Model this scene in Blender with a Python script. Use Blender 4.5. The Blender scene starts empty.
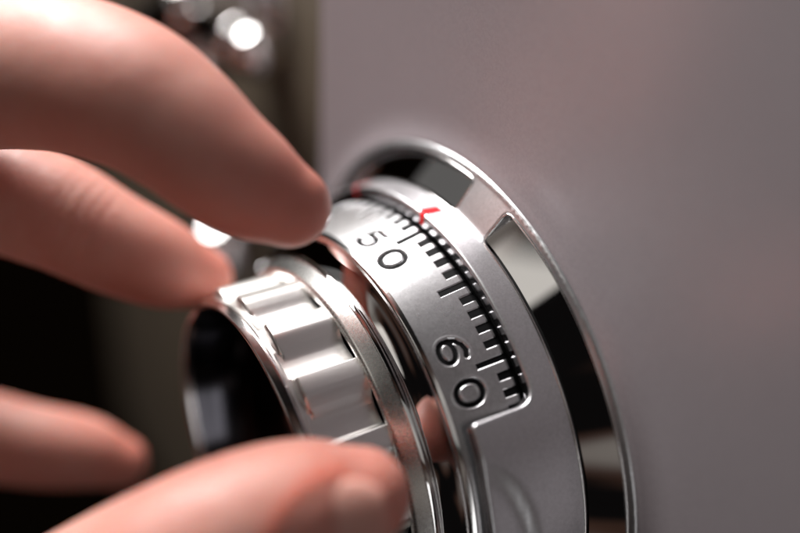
import bpy, bmesh, math, random
import numpy as np
from mathutils import Vector, Matrix
from mathutils.geometry import delaunay_2d_cdt

S = 0.001                                   # everything is measured in millimetres
TH = math.radians(44.28)
random.seed(4); rng = np.random.RandomState(7)
SC = bpy.context.scene
COL = SC.collection

# ------------------------------------------------------------------ camera
def dir_w(a, b, h):                          # dial frame -> world
    return Vector((a*math.sin(TH) - b*math.cos(TH), -h, a*math.cos(TH) + b*math.sin(TH)))
CAM = dir_w(127.605, 0.0, 67.935)
CF = dir_w(-0.86925762, 0.15289217, -0.47012251).normalized()
CS = dir_w(0.39961265, -0.34253339, -0.85028266).normalized()
CU = CS.cross(CF).normalized()
FPX = 42.0/36.0*800.0
cam_d = bpy.data.cameras.new('camera'); cam = bpy.data.objects.new('camera', cam_d); COL.objects.link(cam)
cam_d.lens = 42.0; cam_d.sensor_width = 36.0
cam_d.clip_start = 0.005; cam_d.clip_end = 20.0
rot = Matrix((CS, CU, -CF)).transposed().to_4x4()
cam.matrix_world = Matrix.Translation(CAM*S) @ rot
cam_d.dof.use_dof = True
cam_d.dof.focus_distance = 0.1135
cam_d.dof.aperture_fstop = 4.8
cam_d.dof.aperture_blades = 0
SC.camera = cam

def pix(px, py, depth):                      # a millimetre point that stands `depth` in front of the lens
    return CAM + (CF + CS*((px-400)/FPX) - CU*((py-266.5)/FPX))*depth

# ------------------------------------------------------------------ world, exposure, lights
w = bpy.data.worlds.new('World'); SC.world = w; w.use_nodes = True
nt = w.node_tree; nt.nodes.clear()
out = nt.nodes.new('ShaderNodeOutputWorld'); bg = nt.nodes.new('ShaderNodeBackground')
# invented dark room: near-black with soft dim noise patches for the metal to mirror
bg.inputs['Strength'].default_value = 1.0
wtc = nt.nodes.new('ShaderNodeTexCoord'); wmp = nt.nodes.new('ShaderNodeMapping'); wns = nt.nodes.new('ShaderNodeTexNoise')
wmp.inputs['Location'].default_value = (3.1, 0.4, 1.7); wmp.inputs['Scale'].default_value = (1, 1, 1.6)
wns.inputs['Scale'].default_value = 2.1; wns.inputs['Detail'].default_value = 1.5; wns.inputs['Roughness'].default_value = 0.45
wns.inputs['Distortion'].default_value = 0.4
wrp = nt.nodes.new('ShaderNodeValToRGB'); cr = wrp.color_ramp
cr.elements[0].position = 0.0; cr.elements[0].color = (0.003, 0.0025, 0.0025, 1)
cr.elements[1].position = 1.0; cr.elements[1].color = (0.30, 0.28, 0.25, 1)
for p_, c_ in ((0.50, (0.004, 0.0035, 0.0035, 1)), (0.55, (0.05, 0.026, 0.018, 1)), (0.60, (0.055, 0.04, 0.036, 1)), (0.66, (0.16, 0.14, 0.125, 1))):
    e_ = cr.elements.new(p_); e_.color = c_
for a_, b_ in ((wtc.outputs['Generated'], wmp.inputs[0]), (wmp.outputs[0], wns.inputs['Vector']), (wns.outputs['Fac'], wrp.inputs[0]), (wrp.outputs[0], bg.inputs['Color'])):
    nt.links.new(a_, b_)
nt.links.new(bg.outputs[0], out.inputs[0])
SC.view_settings.view_transform = 'Standard'; SC.view_settings.look = 'None'
SC.view_settings.exposure = 0.0; SC.view_settings.gamma = 1.0
SC.cycles.use_denoising = True
SC.cycles.max_bounces = 10
SC.cycles.sample_clamp_indirect = 6.0

def area(name, loc, aim, sx, sy, power, col):
    l = bpy.data.lights.new(name, 'AREA'); l.shape = 'RECTANGLE'; l.size = sx*S; l.size_y = sy*S
    l.energy = power; l.color = col
    o = bpy.data.objects.new(name, l); COL.objects.link(o)
    o.location = Vector(loc)*S
    o.rotation_euler = (Vector(aim)-Vector(loc)).to_track_quat('-Z', 'Y').to_euler()
    return o
area('softbox_overhead', (-265, -84, 370), (0, -10, 10), 240, 170, 5.9, (1.0, 0.975, 0.95))
area('softbox_front', (-38, -375, 280), (20, 0, 20), 190, 120, 0.05, (1.0, 0.95, 0.88))
area('softbox_fill', (420, -250, 340), (20, 0, 20), 300, 300, 0.085, (1.0, 0.99, 0.95))
area('softbox_right', (400, -165, -70), (20, 0, 0), 50, 300, 0.14, (1.0, 0.99, 0.98))
area('softbox_left', (-315, -262, 245), (20, 0, 20), 340, 210, 0.030, (1.0, 0.98, 0.95))

# ------------------------------------------------------------------ helpers
def tag(o, label=None, cat=None, group=None, kind=None):
    if label: o['label'] = label
    if cat: o['category'] = cat
    if group: o['group'] = group
    if kind: o['kind'] = kind
    return o
def link(name, me, parent=None):
    o = bpy.data.objects.new(name, me); COL.objects.link(o)
    if parent is not None: o.parent = parent
    return o
def mesh(name, V, F, mats, parent=None, smooth=True, fm=None, merge=0.0):
    me = bpy.data.meshes.new(name)
    me.from_pydata([tuple(float(c)*S for c in v) for v in V], [], [tuple(int(i) for i in f) for f in F])
    for m in (mats if isinstance(mats, (list, tuple)) else [mats]): me.materials.append(m)
    if fm is not None: me.polygons.foreach_set('material_index', np.array(fm, dtype=np.int32))
    if smooth: me.polygons.foreach_set('use_smooth', [True]*len(me.polygons))
    if merge:
        bm = bmesh.new(); bm.from_mesh(me); bmesh.ops.remove_doubles(bm, verts=bm.verts, dist=merge*S)
        bm.to_mesh(me); bm.free()
    me.update()
    return link(name, me, parent)
def empty(name, loc):
    o = bpy.data.objects.new(name, None); COL.objects.link(o); o.location = Vector(loc)*S
    o.empty_display_size = 0.01
    return o
def cyl(r, psi, h):                          # psi in degrees clockwise from the top of the dial
    a = math.radians(psi); return (r*math.sin(a), -h, r*math.cos(a))
def cyl_np(r, psi, h):
    a = np.radians(psi); return np.stack([r*np.sin(a), -h + 0*a, r*np.cos(a)], -1)
def smooth_profile(pts, n=6):                # Catmull-Rom through the given points
    p = np.array(pts, float); o = []
    q = np.vstack([2*p[0]-p[1], p, 2*p[-1]-p[-2]])
    for i in range(1, len(q)-2):
        for k in range(n):
            t = k/n
            o.append(0.5*((2*q[i]) + (-q[i-1]+q[i+1])*t + (2*q[i-1]-5*q[i]+4*q[i+1]-q[i+2])*t*t + (-q[i-1]+3*q[i]-3*q[i+1]+q[i+2])*t**3))
    o.append(p[-1]); return np.array(o)
def fillet(pts, rad, n=5):                   # polyline with its corners rounded; rad is one radius or a list
    p = [np.array(q, float) for q in pts]; o = [p[0]]
    for i in range(1, len(p)-1):
        r = rad[i] if isinstance(rad, (list, tuple)) else rad
        a = p[i-1]-p[i]; b = p[i+1]-p[i]; la = np.linalg.norm(a); lb = np.linalg.norm(b)
        d = min(r, la*.48, lb*.48)
        A = p[i]+a/la*d; B = p[i]+b/lb*d
        for k in range(n+1):
            t = k/n; o.append((1-t)**2*A + 2*t*(1-t)*p[i] + t*t*B)
    o.append(p[-1]); return np.array(o)
def revolve(name, prof, mat, parent, n=360, psi0=0, psi1=360, fn=None):
    prof = np.array(prof); full = abs(psi1-psi0) >= 360
    ps = np.linspace(psi0, psi1, n+1)[:n if full else n+1]
    V = []
    for q in ps:
        V.append(cyl_np(prof[:, 0], np.full(len(prof), q), prof[:, 1]))
    V = np.concatenate(V); m = len(prof); F = []
    N = len(ps)
    for i in range(N if full else N-1):
        j = (i+1) % N
        for k in range(m-1):
            F.append((i*m+k, i*m+k+1, j*m+k+1, j*m+k))
    if fn is not None: V = fn(V)
    return mesh(name, V, F, mat, parent)
def fix_normals(o):
    bm = bmesh.new(); bm.from_mesh(o.data); bmesh.ops.recalc_face_normals(bm, faces=bm.faces); bm.to_mesh(o.data); bm.free()

# ------------------------------------------------------------------ materials
def mat(name, base, rough, metal=0.0, coat=0.0, spec=0.5):
    m = bpy.data.materials.new(name); m.use_nodes = True
    b = m.node_tree.nodes['Principled BSDF']
    b.inputs['Base Color'].default_value = (*base, 1); b.inputs['Roughness'].default_value = rough
    b.inputs['Metallic'].default_value = metal; b.inputs['Coat Weight'].default_value = coat
    b.inputs['Specular IOR Level'].default_value = spec
    return m, m.node_tree, b
def tex_noise(nt, scale, detail=3, rough=0.55, stretch=None):
    tc = nt.nodes.new('ShaderNodeTexCoord'); mp = nt.nodes.new('ShaderNodeMapping')
    if stretch: mp.inputs['Scale'].default_value = stretch
    n = nt.nodes.new('ShaderNodeTexNoise'); n.inputs['Scale'].default_value = scale
    n.inputs['Detail'].default_value = detail; n.inputs['Roughness'].default_value = rough
    nt.links.new(tc.outputs['Object'], mp.inputs['Vector']); nt.links.new(mp.outputs[0], n.inputs['Vector'])
    return n
def add_bump(nt, b, src, strength, dist, chain=None):
    bp = nt.nodes.new('ShaderNodeBump'); bp.inputs['Strength'].default_value = strength
    bp.inputs['Distance'].default_value = dist
    nt.links.new(src, bp.inputs['Height'])
    if chain is not None: nt.links.new(chain.outputs[0], bp.inputs['Normal'])
    nt.links.new(bp.outputs[0], b.inputs['Normal'])
    return bp
def vary(nt, b, sock, src, lo, hi):
    mr = nt.nodes.new('ShaderNodeMapRange'); mr.inputs['To Min'].default_value = lo; mr.inputs['To Max'].default_value = hi
    mr.inputs['From Min'].default_value = 0.3; mr.inputs['From Max'].default_value = 0.7
    nt.links.new(src, mr.inputs['Value']); nt.links.new(mr.outputs[0], b.inputs[sock])
def flake_paint(name, base, rough, metal, flake, fscale=5200, cv=1.0):
    m, nt, b = mat(name, base, rough, metal)
    v = nt.nodes.new('ShaderNodeTexVoronoi'); v.inputs['Scale'].default_value = fscale
    tc = nt.nodes.new('ShaderNodeTexCoord'); nt.links.new(tc.outputs['Object'], v.inputs['Vector'])
    mx = nt.nodes.new('ShaderNodeMix'); mx.data_type = 'RGBA'
    mx.inputs['A'].default_value = (*[c*(1-.10*cv) for c in base], 1); mx.inputs['B'].default_value = (*[min(1, c*(1+.12*cv)) for c in base], 1)
    nt.links.new(v.outputs['Color'], mx.inputs['Factor']); nt.links.new(mx.outputs['Result'], b.inputs['Base Color'])
    n1 = tex_noise(nt, fscale*.35, 2); n2 = tex_noise(nt, 130, 3)
    b1 = add_bump(nt, b, n1.outputs['Fac'], flake, 0.00003)
    b2 = add_bump(nt, b, n2.outputs['Fac'], 0.012, 0.0004, b1)
    vary(nt, b, 'Roughness', n2.outputs['Fac'], rough*.97, rough*1.04)
    return m
M = {}
M['door'] = flake_paint('door_paint', (0.345, 0.306, 0.326), 0.34, 0.38, 0.11, 3400, 0.6)
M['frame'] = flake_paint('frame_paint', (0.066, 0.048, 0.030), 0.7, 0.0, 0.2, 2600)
M['satin'] = flake_paint('satin_silver', (0.62, 0.62, 0.64), 0.33, 0.95, 0.16, 5200)
M['dial'] = flake_paint('dial_silver', (0.68, 0.68, 0.70), 0.28, 0.95, 0.34, 3600)
def metal(name, base, rough, bumpscale=900, bs=0.05, stretch=None):
    m, nt, b = mat(name, base, rough, 1.0)
    n = tex_noise(nt, bumpscale, 3, .6, stretch); vary(nt, b, 'Roughness', n.outputs['Fac'], rough*.94, rough*1.07)
    if bs > .005: add_bump(nt, b, n.outputs['Fac'], bs, 0.00004)
    return m
M['chrome'] = metal('chrome', (0.74, 0.73, 0.73), 0.035, 300, 0.012)
M['lip'] = metal('lip_metal', (0.78, 0.77, 0.77), 0.12, 700, 0.05)
M['nickel'] = metal('satin_nickel', (0.82, 0.81, 0.79), 0.27, 2600, 0.004)
M['scallop'] = metal('scallop_metal', (0.66, 0.64, 0.62), 0.38, 1400, 0.12)
M['flute'] = metal('flute_metal', (0.84, 0.83, 0.81), 0.33, 2600, 0.02)
M['trim'] = metal('trim_metal', (0.85, 0.84, 0.84), 0.16, 700, 0.02)
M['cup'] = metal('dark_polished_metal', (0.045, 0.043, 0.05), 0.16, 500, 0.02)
M['rim'] = metal('rim_metal', (0.66, 0.62, 0.62), 0.17, 2200, 0.01)
M['hardware'] = metal('hardware_metal', (0.62, 0.60, 0.60), 0.08, 300, 0.02)
M['wall'] = metal('cut_edge_metal', (0.36, 0.35, 0.36), 0.20, 700, 0.02)
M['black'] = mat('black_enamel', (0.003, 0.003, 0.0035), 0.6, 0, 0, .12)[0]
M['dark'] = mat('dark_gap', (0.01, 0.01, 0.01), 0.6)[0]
M['red'] = mat('red_enamel', (0.75, 0.006, 0.012), 0.5, 0.0, 0.0, 0.15)[0]

# ------------------------------------------------------------------ setting: the safe door, frame and what is behind
def box_mesh(name, lo, hi, m, bev, parent=None, seg=4):
    bm = bmesh.new(); bmesh.ops.create_cube(bm, size=1)
    for v in bm.verts:
        v.co = Vector([(lo[i] + (v.co[i]+.5)*(hi[i]-lo[i]))*S for i in range(3)])
    if bev: bmesh.ops.bevel(bm, geom=bm.edges[:], offset=bev*S, segments=seg, profile=.5, affect='EDGES')
    me = bpy.data.meshes.new(name); bm.to_mesh(me); bm.free(); me.materials.append(m)
    me.polygons.foreach_set('use_smooth', [True]*len(me.polygons))
    o = link(name, me, parent); md = o.modifiers.new('wn', 'WEIGHTED_NORMAL'); md.keep_sharp = True
    return o
door = box_mesh('safe_door', (-43.1, 0.5, -190), (190, 26, 175), M['door'], 1.6)
tag(door, 'flat grey metallic safe door filling the right of the picture behind the dial', 'safe door')
boss_p = smooth_profile([(46.4, -.53), (44.8, -.49), (43.4, -.40), (42.2, -.18), (41.35, .08), (40.8, .18), (40.5, .0)], 5)
fix_normals(revolve('boss', boss_p, M['door'], door, 360))
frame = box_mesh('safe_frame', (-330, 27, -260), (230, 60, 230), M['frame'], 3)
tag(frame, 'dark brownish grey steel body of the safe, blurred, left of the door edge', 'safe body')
bk = mesh('backdrop', [(-1600, 420, -1800), (1500, 420, -1800), (1500, 420, 1500), (-1600, 420, 1500), (-1600, -1600, -1800), (-1600, -1600, 1500)], [(0, 1, 2, 3), (4, 0, 3, 5)], mat('backdrop_dark', (0.030, 0.020, 0.012), 0.9, 0, 0, .1)[0])
tag(bk, kind='structure')

# ------------------------------------------------------------------ bezel with windows cut in its sheet
bezel = empty('dial_bezel', (0, 0, 0))
tag(bezel, 'fixed satin silver ring round the dial with mirror bands and a cut-out over the numbers', 'dial ring')
PRF = fillet([(40.85, 0.0), (40.65, 0.5), (40.15, 0.66), (35.55, 3.45), (35.35, 7.4), (34.4, 15.9)], [0, .25, .4, .7, .3, 0], 6)
seg = np.linalg.norm(np.diff(PRF, axis=0), axis=1); ARC = np.concatenate([[0], np.cumsum(seg)])
RREF = 36.0; K = math.radians(1)*RREF                # mm per degree in the flat sheet
def s_of(idx_pt):                                   # arc position of the profile nearest to a point
    d = np.linalg.norm(PRF-np.array(idx_pt), axis=1); return ARC[d.argmin()]
def prof_at(s):
    r = np.interp(s, ARC, PRF[:, 0]); h = np.interp(s, ARC, PRF[:, 1])
    e = .25; dr = np.interp(s+e, ARC, PRF[:, 0])-np.interp(s-e, ARC, PRF[:, 0]); dh = np.interp(s+e, ARC, PRF[:, 1])-np.interp(s-e, ARC, PRF[:, 1])
    l = np.hypot(dr, dh)+1e-9
    return r, h, dh/l, -dr/l                        # normal points outwards, away from the door
def rounded_poly(pts, rads, n=10):
    o = []; N = len(pts)
    for i in range(N):
        p = np.array(pts[i], float); a = np.array(pts[i-1])-p; b = np.array(pts[(i+1) % N])-p
        la, lb = np.linalg.norm(a), np.linalg.norm(b); d = min(rads[i], la*.49, lb*.49)
        if d <= 0: o.append(p); continue
        A = p+a/la*d; B = p+b/lb*d
        for k in range(n+1):
            t = k/n; o.append((1-t)**2*A+2*t*(1-t)*p+t*t*B)
    return o
def densify(loop, step):
    o = []
    for i in range(len(loop)):
        a = np.array(loop[i]); b = np.array(loop[(i+1) % len(loop)]); L = np.linalg.norm(b-a); n = max(1, int(math.ceil(L/step)))
        for k in range(n): o.append(a+(b-a)*k/n)
    return np.array(o)
def offset_loop(loop, d):
    t = np.roll(loop, -1, 0)-np.roll(loop, 1, 0); t /= np.linalg.norm(t, axis=1)[:, None]+1e-9
    return loop+np.stack([t[:, 1], -t[:, 0]], -1)*d
def seg_dist(P, loop, closed=True):
    best = np.full(len(P), 1e9); L = len(loop)
    for i in range(L if closed else L-1):
        a = loop[i]; b = loop[(i+1) % L]; ab = b-a
        t = np.clip(((P-a)@ab)/(ab@ab+1e-12), 0, 1)
        d = np.hypot(*(P-a-t[:, None]*ab).T); best = np.minimum(best, d)
    return best
def inside(P, loop):
    x, y = P[:, 0], P[:, 1]; c = np.zeros(len(P), bool); L = len(loop)
    for i in range(L):
        x1, y1 = loop[i]; x2, y2 = loop[(i+1) % L]
        if y1 == y2: continue
        c ^= ((y1 > y) != (y2 > y)) & (x < (x2-x1)*(y-y1)/(y2-y1)+x1)
    return c
s_max = ARC[-1]; s_lip = s_of((35.35, 7.4)) ; s_o = s_of((40.15, .66)) + .42; s_i = s_of((35.55, 3.45)) + 0.1
SLOTS = [(-75.3, 4.0), (14.2, 94.0), (104.2, 184.0), (-165.5, -85.5)]
PSI_A, PSI_B = -176.0+20, 184.0+20                    # the seam lies on the hidden left side
WIN = (-70.0, 49.6)
def slot_loop(a, b):
    return rounded_poly([(a*K, s_o), (b*K, s_o), (b*K-.1, s_i), (a*K+.1, s_i)], [1.1]*4, 7)
slot_bounds = [(-75.3, 4.8), (15.0, 94.0), (104.2, 184.0), (194.5, 274.5)]
PSI_A = -80.5; PSI_B = 279.5
outer_loop = rounded_poly([(PSI_A*K, 0), (PSI_B*K, 0), (PSI_B*K, s_max), (WIN[1]*K, s_max), (WIN[1]*K, s_lip), (WIN[0]*K, s_lip), (WIN[0]*K, s_max), (PSI_A*K, s_max)],
                          [0, 0, 0, 0.9, 2.3, 2.3, 0.9, 0], 12)
outer_d = densify(outer_loop, .55)
slots_d = [densify(slot_loop(a, b), .45) for a, b in slot_bounds]
BEV = 0.42
def is_seam(P): return (np.abs(P[:, 0]-PSI_A*K) < 1e-4) | (np.abs(P[:, 0]-PSI_B*K) < 1e-4) | (P[:, 1] < 1e-4)
pts = [outer_d] + slots_d
loops = [outer_d] + slots_d
edge_idx = []; off = 0
for l in loops:
    edge_idx += [(off+i, off+(i+1) % len(l)) for i in range(len(l))]; off += len(l)
nb = off
extra = []
for l, sgn in [(outer_d, -1)]+[(s, 1) for s in slots_d]:
    for d in (.1, .22, .34, .46):
        extra.append(offset_loop(l, sgn*d))
rows = [s for s in ARC[1:-1]]
for s in list(rows): pass
ss = sorted(set(np.round(np.concatenate([ARC, np.arange(0.6, s_max, .9)]), 3)))
xs = np.arange(PSI_A*K, PSI_B*K, 0.8)
G = np.array([(x, s) for s in ss[1:-1] for x in xs[1:]])
G = G[inside(G, outer_d)]
for l in slots_d: G = G[~inside(G, l)]
keep = seg_dist(G, outer_d) > .6
for l in slots_d: keep &= seg_dist(G, l) > .6
G = G[keep]
E_ = np.concatenate(extra)
ok = inside(E_, outer_d)
for l in slots_d: ok &= ~inside(E_, l)
E_ = E_[ok]
near = ~is_seam(outer_d)
ring_pts = np.concatenate(loops+[E_, G])
# the straight seam and the outer rim need matching columns
vs, es, fs, ov, oe, of = delaunay_2d_cdt([Vector(p) for p in ring_pts], edge_idx, [], 0, 1e-5)
VP = np.array([tuple(v) for v in vs])
T = np.array([f for f in fs if len(f) == 3])
cen = VP[T].mean(1)
kt = inside(cen, outer_d)
for l in slots_d: kt &= ~inside(cen, l)
T = T[kt]
# distance to the cut edges only (seam and wall side excluded)
cut_lines = []
i0 = [i for i in range(len(outer_d))]
dcut = np.full(len(VP), 1e9)
Lo = len(outer_d)
for i in range(Lo):
    a, b = outer_d[i], outer_d[(i+1) % Lo]
    if is_seam(np.array([(a+b)/2]))[0]: continue
    ab = b-a; t = np.clip(((VP-a)@ab)/(ab@ab+1e-12), 0, 1); dcut = np.minimum(dcut, np.hypot(*(VP-a-t[:, None]*ab).T))
dslot = np.full(len(VP), 1e9)
for l in slots_d: dslot = np.minimum(dslot, seg_dist(VP, l))
def drop(d, B):
    x = np.clip(B-d, 0, B); return B-np.sqrt(np.maximum(B*B-x*x, 0))
hof = -drop(dcut, BEV)-drop(dslot, .30)*.9
# shallow oval scallop milled into the shroud
psi = VP[:, 0]/K; r_, h_, nr_, nh_ = prof_at(VP[:, 1])
q = np.sqrt(((psi-82)/27.0)**2+((h_-16.5)/7.0)**2)
sc_ = np.clip((1.0-q)/.30, 0, 1); sc_ = sc_*sc_*(3-2*sc_)
hof -= 0.7*sc_*(h_ > 4)
P3 = cyl_np(r_+nr_*hof, psi, 0*psi); P3[:, 1] = -(h_+nh_*hof)
# walls of the cut-outs
V3 = [tuple(p) for p in P3]; F3 = [tuple(t) for t in T]
def orient(F, V):
    a, b, c = (np.array(V[i]) for i in F[:3]); n = np.cross(b-a, c-a); m = (a+b+c)/3
    rad = np.array([m[0], -25.0*0, m[2]]); rad = rad/np.linalg.norm(rad)+np.array([0, -1, 0])
    return F if n@rad > 0 else tuple(reversed(F))
F3 = [orient(f, V3) for f in F3]
cqc = VP[T].mean(1); qq = np.sqrt(((cqc[:, 0]/K-82)/27.0)**2+((np.interp(cqc[:, 1], ARC, PRF[:, 1])-16.5)/7.0)**2)
fm3 = [0]*len(T)
def wall(loop, depth, mi, skip_seam):
    base = len(V3); n = len(loop); steps = 4
    r, h, nr, nh = prof_at(loop[:, 1]); ps = loop[:, 0]/K
    qd = np.sqrt(((ps-82)/27.0)**2+((h-16.5)/7.0)**2); sd = np.clip((1-qd)/.30, 0, 1); sd = sd*sd*(3-2*sd)*.7
    for k in range(steps+1):
        d = -(BEV if mi == 1 else .234) - (depth)*k/steps - sd
        p = cyl_np(r+nr*d, ps, 0*ps); p[:, 1] = -(h+nh*d); V3.extend(map(tuple, p))
    for k in range(steps):
        for i in range(n):
            j = (i+1) % n
            if skip_seam and is_seam(np.array([(loop[i]+loop[j])/2]))[0]: continue
            F3.append((base+k*n+i, base+k*n+j, base+(k+1)*n+j, base+(k+1)*n+i)); fm3.append(mi)
wall(outer_d, 1.45, 1, True)
for l in slots_d: wall(l, 1.0, 0, False)
cover = mesh('shroud', V3, F3, [M['satin'], M['wall'], M['scallop'], M['chrome']], bezel, fm=fm3, merge=0.004)
# thin polished beads round the slots
for l in slots_d:
    l = l[::2]; r, h, nr, nh = prof_at(l[:, 1]); e = -.13
    pc_ = cyl_np(r+nr*e, l[:, 0]/K, 0*r); pc_[:, 1] = -(h+nh*e)
    nx_ = cyl_np(nr, l[:, 0]/K, 0*r); nx_[:, 1] = -nh
    V = []; F = []; n_ = len(l); m_ = 8
    tg = np.roll(pc_, -1, 0)-np.roll(pc_, 1, 0); tg /= np.linalg.norm(tg, axis=1)[:, None]; bi = np.cross(tg, nx_)
    for i in range(n_):
        for k in range(m_):
            a = 2*math.pi*k/m_; V.append(tuple(pc_[i]+.20*(nx_[i]*math.cos(a)+bi[i]*math.sin(a))))
    for i in range(n_):
        for k in range(m_): F.append((i*m_+k, i*m_+(k+1) % m_, ((i+1) % n_)*m_+(k+1) % m_, ((i+1) % n_)*m_+k))
    fix_normals(mesh('slot_trim', V, F, M['trim'], bezel))
# mirror bands in the slots
for a, b in slot_bounds:
    ra, ha, nra, nha = prof_at(np.array([s_o-.3, s_o*.7+s_i*.3, (s_o+s_i)/2, s_o*.3+s_i*.7, s_i+.3]))
    nra[:] = nra[2]; nha[:] = nha[2]; ra = np.linspace(ra[1]+(ra[1]-ra[3])*.55, ra[3]-(ra[1]-ra[3])*.55, 5); ha = np.linspace(ha[1]+(ha[1]-ha[3])*.55, ha[3]-(ha[1]-ha[3])*.55, 5)
    dd = np.array([-1.0, -.76, -.52, -.32, -.12])*1.0      # the mirror leans back under the outer edge
    pr = np.stack([ra+nra*dd, ha+nha*dd], -1)
    pr = np.linspace(pr[0], pr[-1], 5)
    revolve('mirror_band', smooth_profile(pr, 5), M['chrome'], bezel, 200, a-.6, b+.6)
# seat under the shroud, dark
revolve('inner_sleeve', [(40.8, -.8), (40.0, -.5), (36.0, 0.5), (34.6, 3.0), (33.6, 5.0), (30, 5.6), (20, 5.6)], M['dark'], bezel, 180)
# red index marks that run over the edge of the shroud
def index_mark(psi0, slant, hw=.5):
    V = []; F = []
    path = [(s_lip-2.7, .012, 0), (s_lip-1.5, .012, 0), (s_lip-.6, .012, 0)]
    path += [(s_lip-x, .012-float(drop(np.array([x]), BEV)[0]), 0) for x in (.36, .26, .17, .09, .04, .01)]
    path += [(s_lip+.03, -.5, 0), (s_lip+.035, -.8, 0), (s_lip+.035, -1.2, 0), (s_lip+.035, -1.65, 0)]
    for k, (s_, d, _) in enumerate(path):
        r, h, nr, nh = (float(x) for x in prof_at(np.array([s_]))) if False else [float(x[0]) for x in prof_at(np.array([s_]))]
        g_ = 1.0 if k < 4 else (.55 if k < 6 else .15)
        for w_ in (-hw*g_, hw*(1-g_)*.5, hw):
            p = psi0 + w_/K + slant*(s_lip-s_)/K
            V.append(cyl(r+nr*(d+.02), p, h+nh*(d+.02)))
    for k in range(len(path)-1):
        for j in range(2):
            a = k*3+j; F.append((a, a+1, a+4, a+3))
    return mesh('index_mark', V, F, M['red'], bezel)
index_mark(1.6, 0.15, .78); index_mark(-27.5, 0.15, .3)

# ------------------------------------------------------------------ the dial with its knob
dial = empty('combination_dial', (0, 0, 0))
tag(dial, 'silver numbered dial showing 50 and 60, with fluted chrome knob on its front', 'combination dial')
R0, H0, R1, H1 = 33.3, 7.35, 31.1, 16.3
LD = math.hypot(R1-R0, H1-H0); ur, uh = (R1-R0)/LD, (H1-H0)/LD; NR, NH = uh, -ur
KD = math.radians(1)*32.0
def arc_pts(cx, cy, rx, ry, a0, a1, n=20):
    return [(cx+rx*math.cos(math.radians(a0+(a1-a0)*i/n)), cy+ry*math.sin(math.radians(a0+(a1-a0)*i/n))) for i in range(n+1)]
GL = {  # strokes in a 0..1 wide, 0..1.45 tall box, y up
 '0': [[(0.5+.43*math.copysign(abs(math.cos(t))**.9, math.cos(t)), .72+.66*math.copysign(abs(math.sin(t))**.95, math.sin(t))) for t in np.linspace(0, 2*math.pi, 33)]],
 '5': [[(.86, 1.38), (.26, 1.38), (.17, .82)], [(.17, .82)]+arc_pts(.47, .50, .42, .42, 118, -150, 18)],
 '6': [arc_pts(.5, .46, .41, .40, 0, 360, 26), [(.09, .48), (.10, .75), (.20, 1.05), (.40, 1.30), (.66, 1.40), (.86, 1.30)]],
 '4': [[(.68, .06), (.68, 1.38), (.06, .42), (.92, .42)]],
 '7': [[(.1, 1.38), (.88, 1.38), (.38, .06)]],
 '3': [arc_pts(.45, 1.02, .36, .36, 150, -90, 14), arc_pts(.45, .40, .41, .36, 90, -150, 16)],
 '2': [arc_pts(.47, .98, .38, .40, 165, -30, 12)+[(.08, .06), (.9, .06)]],
 '1': [[(.25, 1.1), (.52, 1.38), (.52, .06)]],
 '8': [arc_pts(.47, 1.02, .34, .34, 0, 360, 18), arc_pts(.47, .39, .41, .36, 0, 360, 20)],
 '9': [arc_pts(.47, .98, .40, .40, 0, 360, 24), [(.87, .98), (.84, .6), (.62, .2), (.30, .06)]],
}
T50 = 3.4
DW = 0.33                                            # half width of an engraved digit stroke
strokes = []                                         # (label id, kind, polyline, half width) in (mm round, mm forward) coordinates
num_w, num_h, gap = 3.25, 3.55, 2.15
for k, txt in ((4, '40'), (5, '50'), (6, '60'), (7, '70')):
    cx = (T50+36*(k-5) - (1.0 if k == 5 else .3))*KD
    for i, ch in enumerate(txt):
        x0 = cx + (i-1)*(num_w+gap)+gap*.5; y0 = 7.85        # y is the distance from the graduated edge to the foot of the digit
        for st in GL[ch]:
            strokes.append(('numeral', k*10+i, [(x0+px*num_w, y0-(py/1.45)*num_h) for px, py in st], DW))
for j in range(-20, 14):
    c = (T50+3.6*j)*KD
    if j % 10 == 0: L, hw = 4.15, .40
    elif j % 5 == 0: L, hw = 4.05, .40
    else: L, hw = 2.15, .52
    strokes.append(('tick_mark', 1000+j, [(c, -.2), (c, L)], hw))
PD0, PD1, st_ = -64.0, 52.0, .062
nx = int((PD1-PD0)*KD/st_); ny = int(LD/st_)
X = np.linspace(PD0*KD, PD1*KD, nx); Y = np.linspace(0, LD, ny)
XX, YY = np.meshgrid(X, Y, indexing='ij'); depth = np.zeros_like(XX); ids = np.zeros(XX.shape, int)
for kind, lid, pl, hw in strokes:
    pl = np.array(pl); lo = pl.min(0)-1.0; hi = pl.max(0)+1.0
    i0, i1 = np.searchsorted(X, [lo[0], hi[0]]); j0, j1 = np.searchsorted(Y, [lo[1], hi[1]])
    if i1 <= i0 or j1 <= j0: continue
    P = np.stack([XX[i0:i1, j0:j1].ravel(), YY[i0:i1, j0:j1].ravel()], -1)
    if kind == 'tick_mark':                          # square-ended cutter
        dx = np.abs(P[:, 0]-pl[0][0]); dy = np.maximum(P[:, 1]-pl[1][1], 0); d = np.maximum(dx, dy+0*dx+ (dy > 0)*hw)
        dmax = .13
    else:
        d = seg_dist(P, pl, closed=False); dmax = .24
    d = d.reshape(i1-i0, j1-j0)
    t = np.clip((hw+.10-d)/.20, 0, 1); t = t*t*(3-2*t)
    # raised burr just outside the groove, as in pressed metal
    burr = (0.035 if kind == 'numeral' else 0.0)*np.exp(-((d-hw-.2)/.12)**2)
    cur = depth[i0:i1, j0:j1]
    depth[i0:i1, j0:j1] = np.where(t > 0.01, np.minimum(cur, -t*dmax), np.where(cur < -.01, cur, np.maximum(cur, burr)))
    sub = ids[i0:i1, j0:j1]; sub[d < hw-.01] = lid
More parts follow.
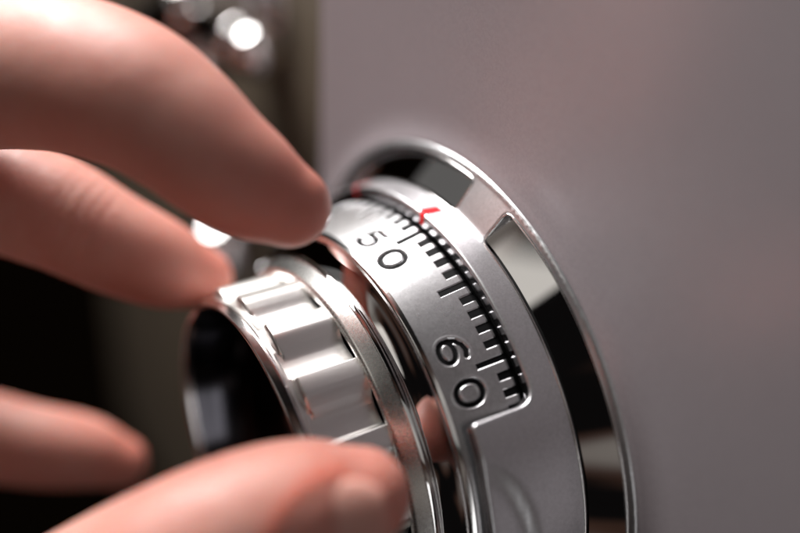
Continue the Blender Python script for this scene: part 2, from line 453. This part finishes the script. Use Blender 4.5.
ids[:, :int(.45/(LD/ny))] = 5000  # black band painted along the graduated edge as the shade of the gap
# pressed edge of the dial falls away at the graduated side
fall = np.clip((.8-YY)/.8, 0, 1); depth = depth-.5*fall**2
RR = R0+ur*YY+NR*depth; HH = H0+uh*YY+NH*depth; PP = XX/KD
VV = np.stack([RR*np.sin(np.radians(PP)), -HH, RR*np.cos(np.radians(PP))], -1).reshape(-1, 3)
idx = np.arange(nx*ny).reshape(nx, ny)
Q = np.stack([idx[:-1, :-1], idx[:-1, 1:], idx[1:, 1:], idx[1:, :-1]], -1).reshape(-1, 4)
qid = np.minimum.reduce([ids[:-1, :-1], ids[:-1, 1:], ids[1:, 1:], ids[1:, :-1]]).reshape(-1)
qmx = np.maximum.reduce([ids[:-1, :-1], ids[:-1, 1:], ids[1:, 1:], ids[1:, :-1]]).reshape(-1)
qid = np.where(qid == 0, 0, qmx)
def np_mesh(name, V, Qd, m, parent):
    used = np.unique(Qd); remap = np.zeros(len(V), int); remap[used] = np.arange(len(used))
    me = bpy.data.meshes.new(name); me.vertices.add(len(used)); me.vertices.foreach_set('co', (V[used]*S).astype(np.float32).ravel())
    q = remap[Qd]; me.loops.add(q.size); me.loops.foreach_set('vertex_index', q.ravel().astype(np.int32))
    me.polygons.add(len(q)); me.polygons.foreach_set('loop_start', np.arange(0, q.size, 4, dtype=np.int32))
    me.polygons.foreach_set('use_smooth', np.ones(len(q), bool)); me.materials.append(m); me.update(calc_edges=True); me.validate()
    return link(name, me, parent)
num_ring = np_mesh('number_ring', VV, Q[qid == 0], M['dial'], dial)
for lid in sorted(set(ids.ravel())-{0}):
    sel = Q[qid == lid]
    if len(sel) < 8: continue
    np_mesh('numeral' if lid < 900 else ('tick_mark' if lid < 5000 else 'gap_shade'), VV, sel, M['black'], dial)
# the rest of the ring, hidden under the shroud
revolve('ring_body', [(R0, H0), (R1, H1)], M['dial'], dial, 220, PD1, 360+PD0)
# dark flank behind the graduated edge
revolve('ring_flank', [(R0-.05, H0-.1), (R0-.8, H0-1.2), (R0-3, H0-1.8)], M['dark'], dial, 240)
# polished front lip, cove and base flange
lipP = fillet([(R1+.02, H1+.0), (30.75, 16.95), (30.15, 16.98), (29.9, 16.8)], [0, .42, .25, 0], 8)
fix_normals(revolve('polished_lip', lipP, M['lip'], dial, 420))
cove = smooth_profile([(29.9, 16.8), (29.2, 17.15), (28.4, 17.7), (27.7, 18.3), (27.25, 18.8), (27.2, 19.1)], 5)
fix_normals(revolve('cove', cove, M['chrome'], dial, 420))
# knob: base ring, fluted grip, front rim and hollow cup
edgeP = fillet([(27.2, 19.1), (27.85, 19.1), (28.2, 19.6), (27.98, 20.12), (27.8, 20.2)], [0, .12, .15, .1, 0], 4)
fix_normals(revolve('ring_edge', edgeP, M['chrome'], dial, 420))
ringP = fillet([(27.95, 20.05), (26.7, 21.85), (26.2, 22.1), (25.3, 21.8), (25.0, 21.6)], [0, .25, .2, .2, 0], 4)
fix_normals(revolve('knob_ring', ringP, M['nickel'], dial, 420))
NF, PH0 = 18, -17.0
def flute_mesh():
    npsi, nh = 1440, 64
    hs = np.concatenate([np.linspace(21.7, 29.3, 26), np.linspace(29.4, 31.0, 38)]); ps = np.arange(npsi)*360/npsi
    PS, HS = np.meshgrid(ps, hs, indexing='ij')
    u = ((PS-PH0)/(360/NF)) % 1.0                     # 0 at the sharp upper edge of a ridge
    land = .46
    def sst(x): x = np.clip(x, 0, 1); return x*x*(3-2*x)
    ridge = sst(u/.055)*sst((land+.24-u)/.40)         # crisp upper edge, softer lower flank
    ridge = np.maximum(ridge, sst((u-.965)/.035)*0)
    crown = .22*np.sin(np.pi*np.clip(u/(land+.05), 0, 1))
    v = np.clip((u-land-.05)/(.95-land), 0, 1); floor = -.28*np.sin(np.pi*v)
    # the ridges end in a rounded step short of the rim and run under the ring at the back
    x_ = (30.35-HS)-.5*(1-np.sqrt(np.clip(1-((u-.27)/.30)**2, 0, 1)))
    ef = np.clip(x_/.45, 0, 1); ef = np.sqrt(1-(1-ef)**2)
    fe = sst((30.75-HS)/.35)
    Rr = 24.55+ridge*(1.15+crown)*ef+floor*fe-.006*(HS-22)
    V = np.stack([Rr*np.sin(np.radians(PS)), -HS, Rr*np.cos(np.radians(PS))], -1).reshape(-1, 3)
    ix = np.arange(npsi*nh).reshape(npsi, nh); nxt = np.roll(ix, -1, 0)
    Qd = np.stack([ix[:, :-1], ix[:, 1:], nxt[:, 1:], nxt[:, :-1]], -1).reshape(-1, 4)
    return np_mesh('fluted_grip', V, Qd, M['flute'], dial)
flute_mesh()
rimP = fillet([(24.5, 30.95), (24.75, 31.2), (24.75, 31.5), (24.3, 32.45), (24.0, 32.5), (23.7, 32.2), (23.5, 31.6)], [0, .15, .2, .4, .3, .3, 0], 6)
fix_normals(revolve('knob_rim', rimP, M['rim'], dial, 360))

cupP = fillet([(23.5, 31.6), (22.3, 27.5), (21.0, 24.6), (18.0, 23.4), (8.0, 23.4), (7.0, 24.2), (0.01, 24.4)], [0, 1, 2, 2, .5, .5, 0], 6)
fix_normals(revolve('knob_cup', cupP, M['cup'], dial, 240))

# ------------------------------------------------------------------ spoked handle, blurred far behind on the safe body
def tube(name, pts, rads, m, parent, n=24, caps=True):
    pts = [Vector(p) for p in pts]; V = []; F = []
    t0 = (pts[1]-pts[0]).normalized(); ref = Vector((0, 0, 1)) if abs(t0.z) < .9 else Vector((1, 0, 0))
    nrm = t0.cross(ref).normalized()
    for i, p in enumerate(pts):
        t = (pts[min(i+1, len(pts)-1)]-pts[max(i-1, 0)]).normalized()
        nrm = (nrm - t*nrm.dot(t)).normalized(); b = t.cross(nrm)
        for k in range(n):
            a = 2*math.pi*k/n; V.append(tuple(p+(nrm*math.cos(a)+b*math.sin(a))*rads[i]))
    for i in range(len(pts)-1):
        for k in range(n):
            F.append((i*n+k, i*n+(k+1) % n, (i+1)*n+(k+1) % n, (i+1)*n+k))
    if caps: F.append(tuple(reversed(range(n)))); F.append(tuple(range((len(pts)-1)*n, len(pts)*n)))
    return mesh(name, V, F, m, parent)
def lathe_y(name, c, prof, m, parent, n=48):         # turned piece with its axis along -Y at c
    V = []; F = []
    for r, h in prof:
        for k in range(n):
            a = 2*math.pi*k/n; V.append((c[0]+r*math.cos(a), c[1]-h, c[2]+r*math.sin(a)))
    for i in range(len(prof)-1):
        for k in range(n): F.append((i*n+k, i*n+(k+1) % n, (i+1)*n+(k+1) % n, (i+1)*n+k))
    o = mesh(name, V, F, m, parent); fix_normals(o); return o
def on_y(px, py, y):                                 # where the line of sight meets the plane at that depth
    d = pix(px, py, 1.0)-CAM; t = (y-CAM.y)/d.y; return CAM+d*t
HY = 8.0
hub = on_y(192, 12, HY)
handle = empty('spoked_handle', (hub.x, 27, hub.z))
tag(handle, 'blurred chrome spoked handle on the dark safe body behind the fingers', 'handle')
HB = Vector((hub.x, 27, hub.z))
def rel(p): return tuple(Vector(p)-HB)
lathe_y('hub', (0, 0, 0), fillet([(13, 0), (13, 3), (9, 6), (8, 18), (10, 22), (7, 26), (0.01, 27)], 1.2, 4), M['hardware'], handle)
for (px, py) in ((254, 52), (224, 250), (152, 22)):
    e = on_y(px, py, HY); a = Vector(rel((hub.x, HY, hub.z))); b = Vector(rel(e)); d = (b-a)
    ps = [a+d*t for t in (0, .2, .4, .6, .8, .9)]
    sp = tube('spoke', ps, [5.6, 5.2, 4.9, 4.8, 5.2, 6.0], M['hardware'], handle)
    # turned ball at the end of each spoke
    N = 14; br = 5.5 if py == 52 else (7.0 if py == 22 else 10.5); pts_ = [b+d.normalized()*br*math.cos(math.pi*(1-k/N)) for k in range(N+1)]
    bl = tube('spoke_ball', pts_, [max(.02, br*math.sin(math.pi*k/N)) for k in range(N+1)], M['hardware'], handle)

# ------------------------------------------------------------------ the hand
def skin_mat():
    m, nt, b = mat('skin', (0.60, 0.34, 0.26), 0.5, 0.0, 0.0, 0.5)
    n1 = tex_noise(nt, 55, 4, .6); n2 = tex_noise(nt, 420, 4, .65); n1.inputs['Scale'].default_value = 95
    mx = nt.nodes.new('ShaderNodeMix'); mx.data_type = 'RGBA'
    mx.inputs['A'].default_value = (0.43, 0.130, 0.095, 1); mx.inputs['B'].default_value = (0.60, 0.345, 0.29, 1)
    nt.links.new(n1.outputs['Fac'], mx.inputs['Factor'])
    at = nt.nodes.new('ShaderNodeAttribute'); at.attribute_name = 'flush'
    m2 = nt.nodes.new('ShaderNodeMix'); m2.data_type = 'RGBA'; m2.inputs['B'].default_value = (0.58, 0.15, 0.10, 1)
    nt.links.new(at.outputs['Fac'], m2.inputs['Factor']); nt.links.new(mx.outputs['Result'], m2.inputs['A'])
    nt.links.new(m2.outputs['Result'], b.inputs['Base Color'])
    b.inputs['Subsurface Weight'].default_value = 0.65
    b.inputs['Subsurface Radius'].default_value = (1.0, 0.30, 0.16); b.inputs['Subsurface Scale'].default_value = 0.0015
    v = nt.nodes.new('ShaderNodeTexVoronoi'); v.inputs['Scale'].default_value = 1500
    tc = nt.nodes.new('ShaderNodeTexCoord'); nt.links.new(tc.outputs['Object'], v.inputs['Vector'])
    b1 = add_bump(nt, b, v.outputs['Distance'], 0.30, 0.00012)
    add_bump(nt, b, n2.outputs['Fac'], 0.25, 0.0003, b1)
    vary(nt, b, 'Roughness', n2.outputs['Fac'], .48, .62)
    return m
M['skin'] = skin_mat()
def nail_mat():
    m, nt, b = mat('nail', (0.58, 0.30, 0.25), 0.22, 0.0, 0.25, 0.5)
    b.inputs['Subsurface Weight'].default_value = 0.4; b.inputs['Subsurface Radius'].default_value = (1, .4, .3); b.inputs['Subsurface Scale'].default_value = 0.0012
    return m
M['nail'] = nail_mat()
def limb(pts):                                       # pts: (point, radius)
    P = [np.array(p) for p, r in pts]; R = [r for p, r in pts]
    q = smooth_profile([list(p)+[r] for p, r in zip(P, R)], 7)
    return q
fingers = {
 'index': [(289, 206, 105, 4.9), (258, 189, 104, 6.2), (217, 160, 103, 7.0), (175, 124, 103, 7.8), (124, 92, 104, 8.6), (50, 72, 108, 9.2), (-60, 78, 116, 9.8), (-230, 130, 130, 11)],
 'middle': [(202, 278, 138, 4.7), (167, 266, 136, 6.5), (112, 242, 133, 7.4), (48, 210, 132, 8.3), (-20, 194, 134, 8.6), (-150, 205, 142, 9.6), (-300, 260, 155, 11.5)],
 'ring': [(121, 462, 160, 4.6), (85, 452, 158, 6.3), (30, 445, 156, 7.1), (-50, 430, 156, 7.8), (-170, 420, 160, 9.0), (-330, 400, 168, 11)],
 'little': [(-60, 610, 185, 4.6), (-110, 600, 182, 6.2), (-180, 580, 180, 7.0), (-280, 540, 178, 8.5), (-390, 490, 180, 10)],
 'thumb': [(360, 497, 97, 5.4), (308, 508, 96, 7.4), (236, 536, 94.5, 8.4), (150, 580, 94.5, 8.9), (50, 635, 103, 10.2), (-80, 690, 115, 11.5), (-260, 690, 140, 14)],
}
allV = []; allF = []
def add_tube(q, n=28):
    base = len(allV); P = q[:, :3]; R = q[:, 3]; N = len(P)
    # round end
    t0 = (P[0]-P[1]); t0 /= np.linalg.norm(t0)
    capc = [(P[0]+t0*R[0]*math.sin(a), R[0]*math.cos(a)) for a in np.linspace(1.45, .15, 8)]
    P = np.array([c for c, r in capc]+list(P)); R = np.array([r for c, r in capc]+list(R)); N = len(P)
    nrm = Vector((.3, .5, .8))
    for i in range(N):
        t = Vector(P[min(i+1, N-1)]-P[max(i-1, 0)]).normalized(); nrm = (nrm-t*nrm.dot(t)).normalized(); b = t.cross(nrm)
        for k in range(n):
            a = 2*math.pi*k/n; allV.append(tuple(Vector(P[i])+(nrm*math.cos(a)+b*math.sin(a))*R[i]))
    for i in range(N-1):
        for k in range(n): allF.append((base+i*n+k, base+i*n+(k+1) % n, base+(i+1)*n+(k+1) % n, base+(i+1)*n+k))
    allF.append(tuple(reversed(range(base, base+n)))); allF.append(tuple(range(base+(N-1)*n, base+N*n)))
FP = {}
for k, f in fingers.items():
    pts3 = [(tuple(pix(a, b, c)), r) for a, b, c, r in f]; FP[k] = pts3
    add_tube(limb(pts3))
wrist = pix(-760, 560, 215); palm = pix(-470, 420, 178)
for k in ('index', 'middle', 'ring', 'little', 'thumb'):
    b_ = Vector(FP[k][-1][0]); r = FP[k][-1][1]
    q = smooth_profile([list(b_)+[r*.98], list((b_+palm)/2+(b_-palm)*.1)+[13.5], list(palm*.6+b_*.1+wrist*.3)+[15], list(wrist)+[17]], 8)
    add_tube(q)
fw = wrist+(wrist-palm).normalized()*60
add_tube(smooth_profile([list(palm)+[16], list(wrist)+[21], list(fw)+[24], list(fw+(wrist-palm).normalized()*60)+[28]], 8))
me = bpy.data.meshes.new('hand'); me.from_pydata([tuple(c*S for c in v) for v in allV], [], allF); me.update()
hand = link('hand', me)
rm = hand.modifiers.new('r', 'REMESH'); rm.mode = 'VOXEL'; rm.voxel_size = 0.00058
sm = hand.modifiers.new('s', 'SMOOTH'); sm.iterations = 20; sm.factor = .5
dg = bpy.context.evaluated_depsgraph_get(); me2 = bpy.data.meshes.new_from_object(hand.evaluated_get(dg))
hand.modifiers.clear(); hand.data = me2; me2.name = 'hand'; me2.materials.clear(); me2.materials.append(M['skin'])
co = np.zeros(len(me2.vertices)*3, np.float32); me2.vertices.foreach_get('co', co); co = co.reshape(-1, 3).astype(float)/S
nr = np.zeros(len(me2.vertices)*3, np.float32); me2.vertices.foreach_get('normal', nr); nr = nr.reshape(-1, 3).astype(float)
def crease(p, axis, width, dep, rad):                # a fold line round a finger joint
    global co
    p = np.array(p); axis = np.array(axis)/np.linalg.norm(axis); d = co-p; t = d@axis; lat = np.linalg.norm(d-t[:, None]*axis, axis=1)
    wv = np.exp(-(t/width)**2)*(lat < rad)
    wob = .7+.3*np.sin(co[:, 0]*1.7+co[:, 2]*1.3)
    co = co-nr*(dep*wv*wob)[:, None]
for k, segs in (('middle', ((2, 3), (3, 4))), ('ring', ((2, 3),)), ('thumb', ((2, 3),))):
    for a, b in segs:
        A = np.array(FP[k][a][0]); B = np.array(FP[k][b][0]); ax = B-A; r = FP[k][a][1]
        for off in (0, 1.5, -1.6, 3.4, 4.6):
            crease(A+ax/np.linalg.norm(ax)*(off+(0 if k != 'middle' else 3)), ax, (.30 if k == 'middle' else .4), (.13 if k == 'middle' else .06), r*1.5)
# thumb nail: bed frame
tA = Vector(FP['thumb'][0][0]); tB = Vector(FP['thumb'][1][0]); tt = (tA-tB).normalized()
tocam = (CAM-tA).normalized(); nn = (tocam*1.0-CU*.55+CS*.05); nn = (nn-tt*nn.dot(tt)).normalized(); bb = tt.cross(nn).normalized()
nc = tA*.62+tB*.38-tt*2.2
def nail(name, c, t, n, b, L, W, R, sink, taper=0.0):
    V = []; F = []; nu, nv = 26, 22
    for i in range(nu+1):
        u = -1+2*i/nu
        wd = W*(1-abs(min(u, 0))**3.2*.55)*(1-max(u, 0)**4*.35)
        for j in range(nv+1):
            v = -1+2*j/nv; a = v*wd/R
            rr = R - .0 - 0.28*max(0, abs(v)-.8)/.2 - .3*max(0, -u-.8)/.2 - taper*(u+1)
            p = c+t*(u*L*(1-.06*v*v))+(n*math.cos(a)+b*math.sin(a))*rr - n*sink
            V.append(tuple(p))
    for i in range(nu):
        for j in range(nv):
            a = i*(nv+1)+j; F.append((a, a+1, a+nv+2, a+nv+1))
    o = mesh(name, V, F, M['nail'], hand); md = o.modifiers.new('t', 'SOLIDIFY'); md.thickness = .5*S; md.offset = 0
    return o
# sink the nail fold of the thumb a little round the plate
d = co-np.array(nc); uu = d@np.array(tt); vv = d@np.array(bb); ww = d@np.array(nn)
e = np.sqrt((uu/5.6)**2+(vv/5.0)**2)
co = co+nr*((ww > 2)*(.10*np.exp(-((e-1.12)/.14)**2)*(uu < 2.5) - .05*(e < .98)))[:, None]
fl = np.zeros(len(co))                               # blood-flushed tips and knuckles
for k, f in FP.items():
    for i, (p_, r_) in enumerate(f[:5]):
        a_ = (.45, .3, .08, .0, .3)[i]; fl = np.maximum(fl, a_*np.exp(-(np.linalg.norm(co-np.array(p_), axis=1)/9.5)**4))
fl = np.maximum(fl, .85*np.exp(-((e-1.14)/.16)**2)*(ww > 2)*(uu < 3))
fa = me2.attributes.new('flush', 'FLOAT', 'POINT'); fa.data.foreach_set('value', fl.astype(np.float32))
me2.vertices.foreach_set('co', (co*S).astype(np.float32).ravel()); me2.polygons.foreach_set('use_smooth', np.ones(len(me2.polygons), bool)); me2.update()
nail('thumb_nail', nc, tt, nn, bb, 6.2, 5.9, 6.7, .05, .30)
# the index nail shows edge-on at the tip
iA = Vector(FP['index'][0][0]); iB = Vector(FP['index'][1][0]); it = (iA-iB).normalized()
inn = (CS*.45+CU*.45+CF*.8); inn = (inn-it*inn.dot(it)).normalized(); ib = it.cross(inn).normalized()
nail('index_nail', iA*.6+iB*.4, it, inn, ib, 4.4, 4.2, 5.3, .25, .45)
tag(hand, 'blurred bare hand reaching in from the left, fingers and thumb closing on the knob', 'hand')
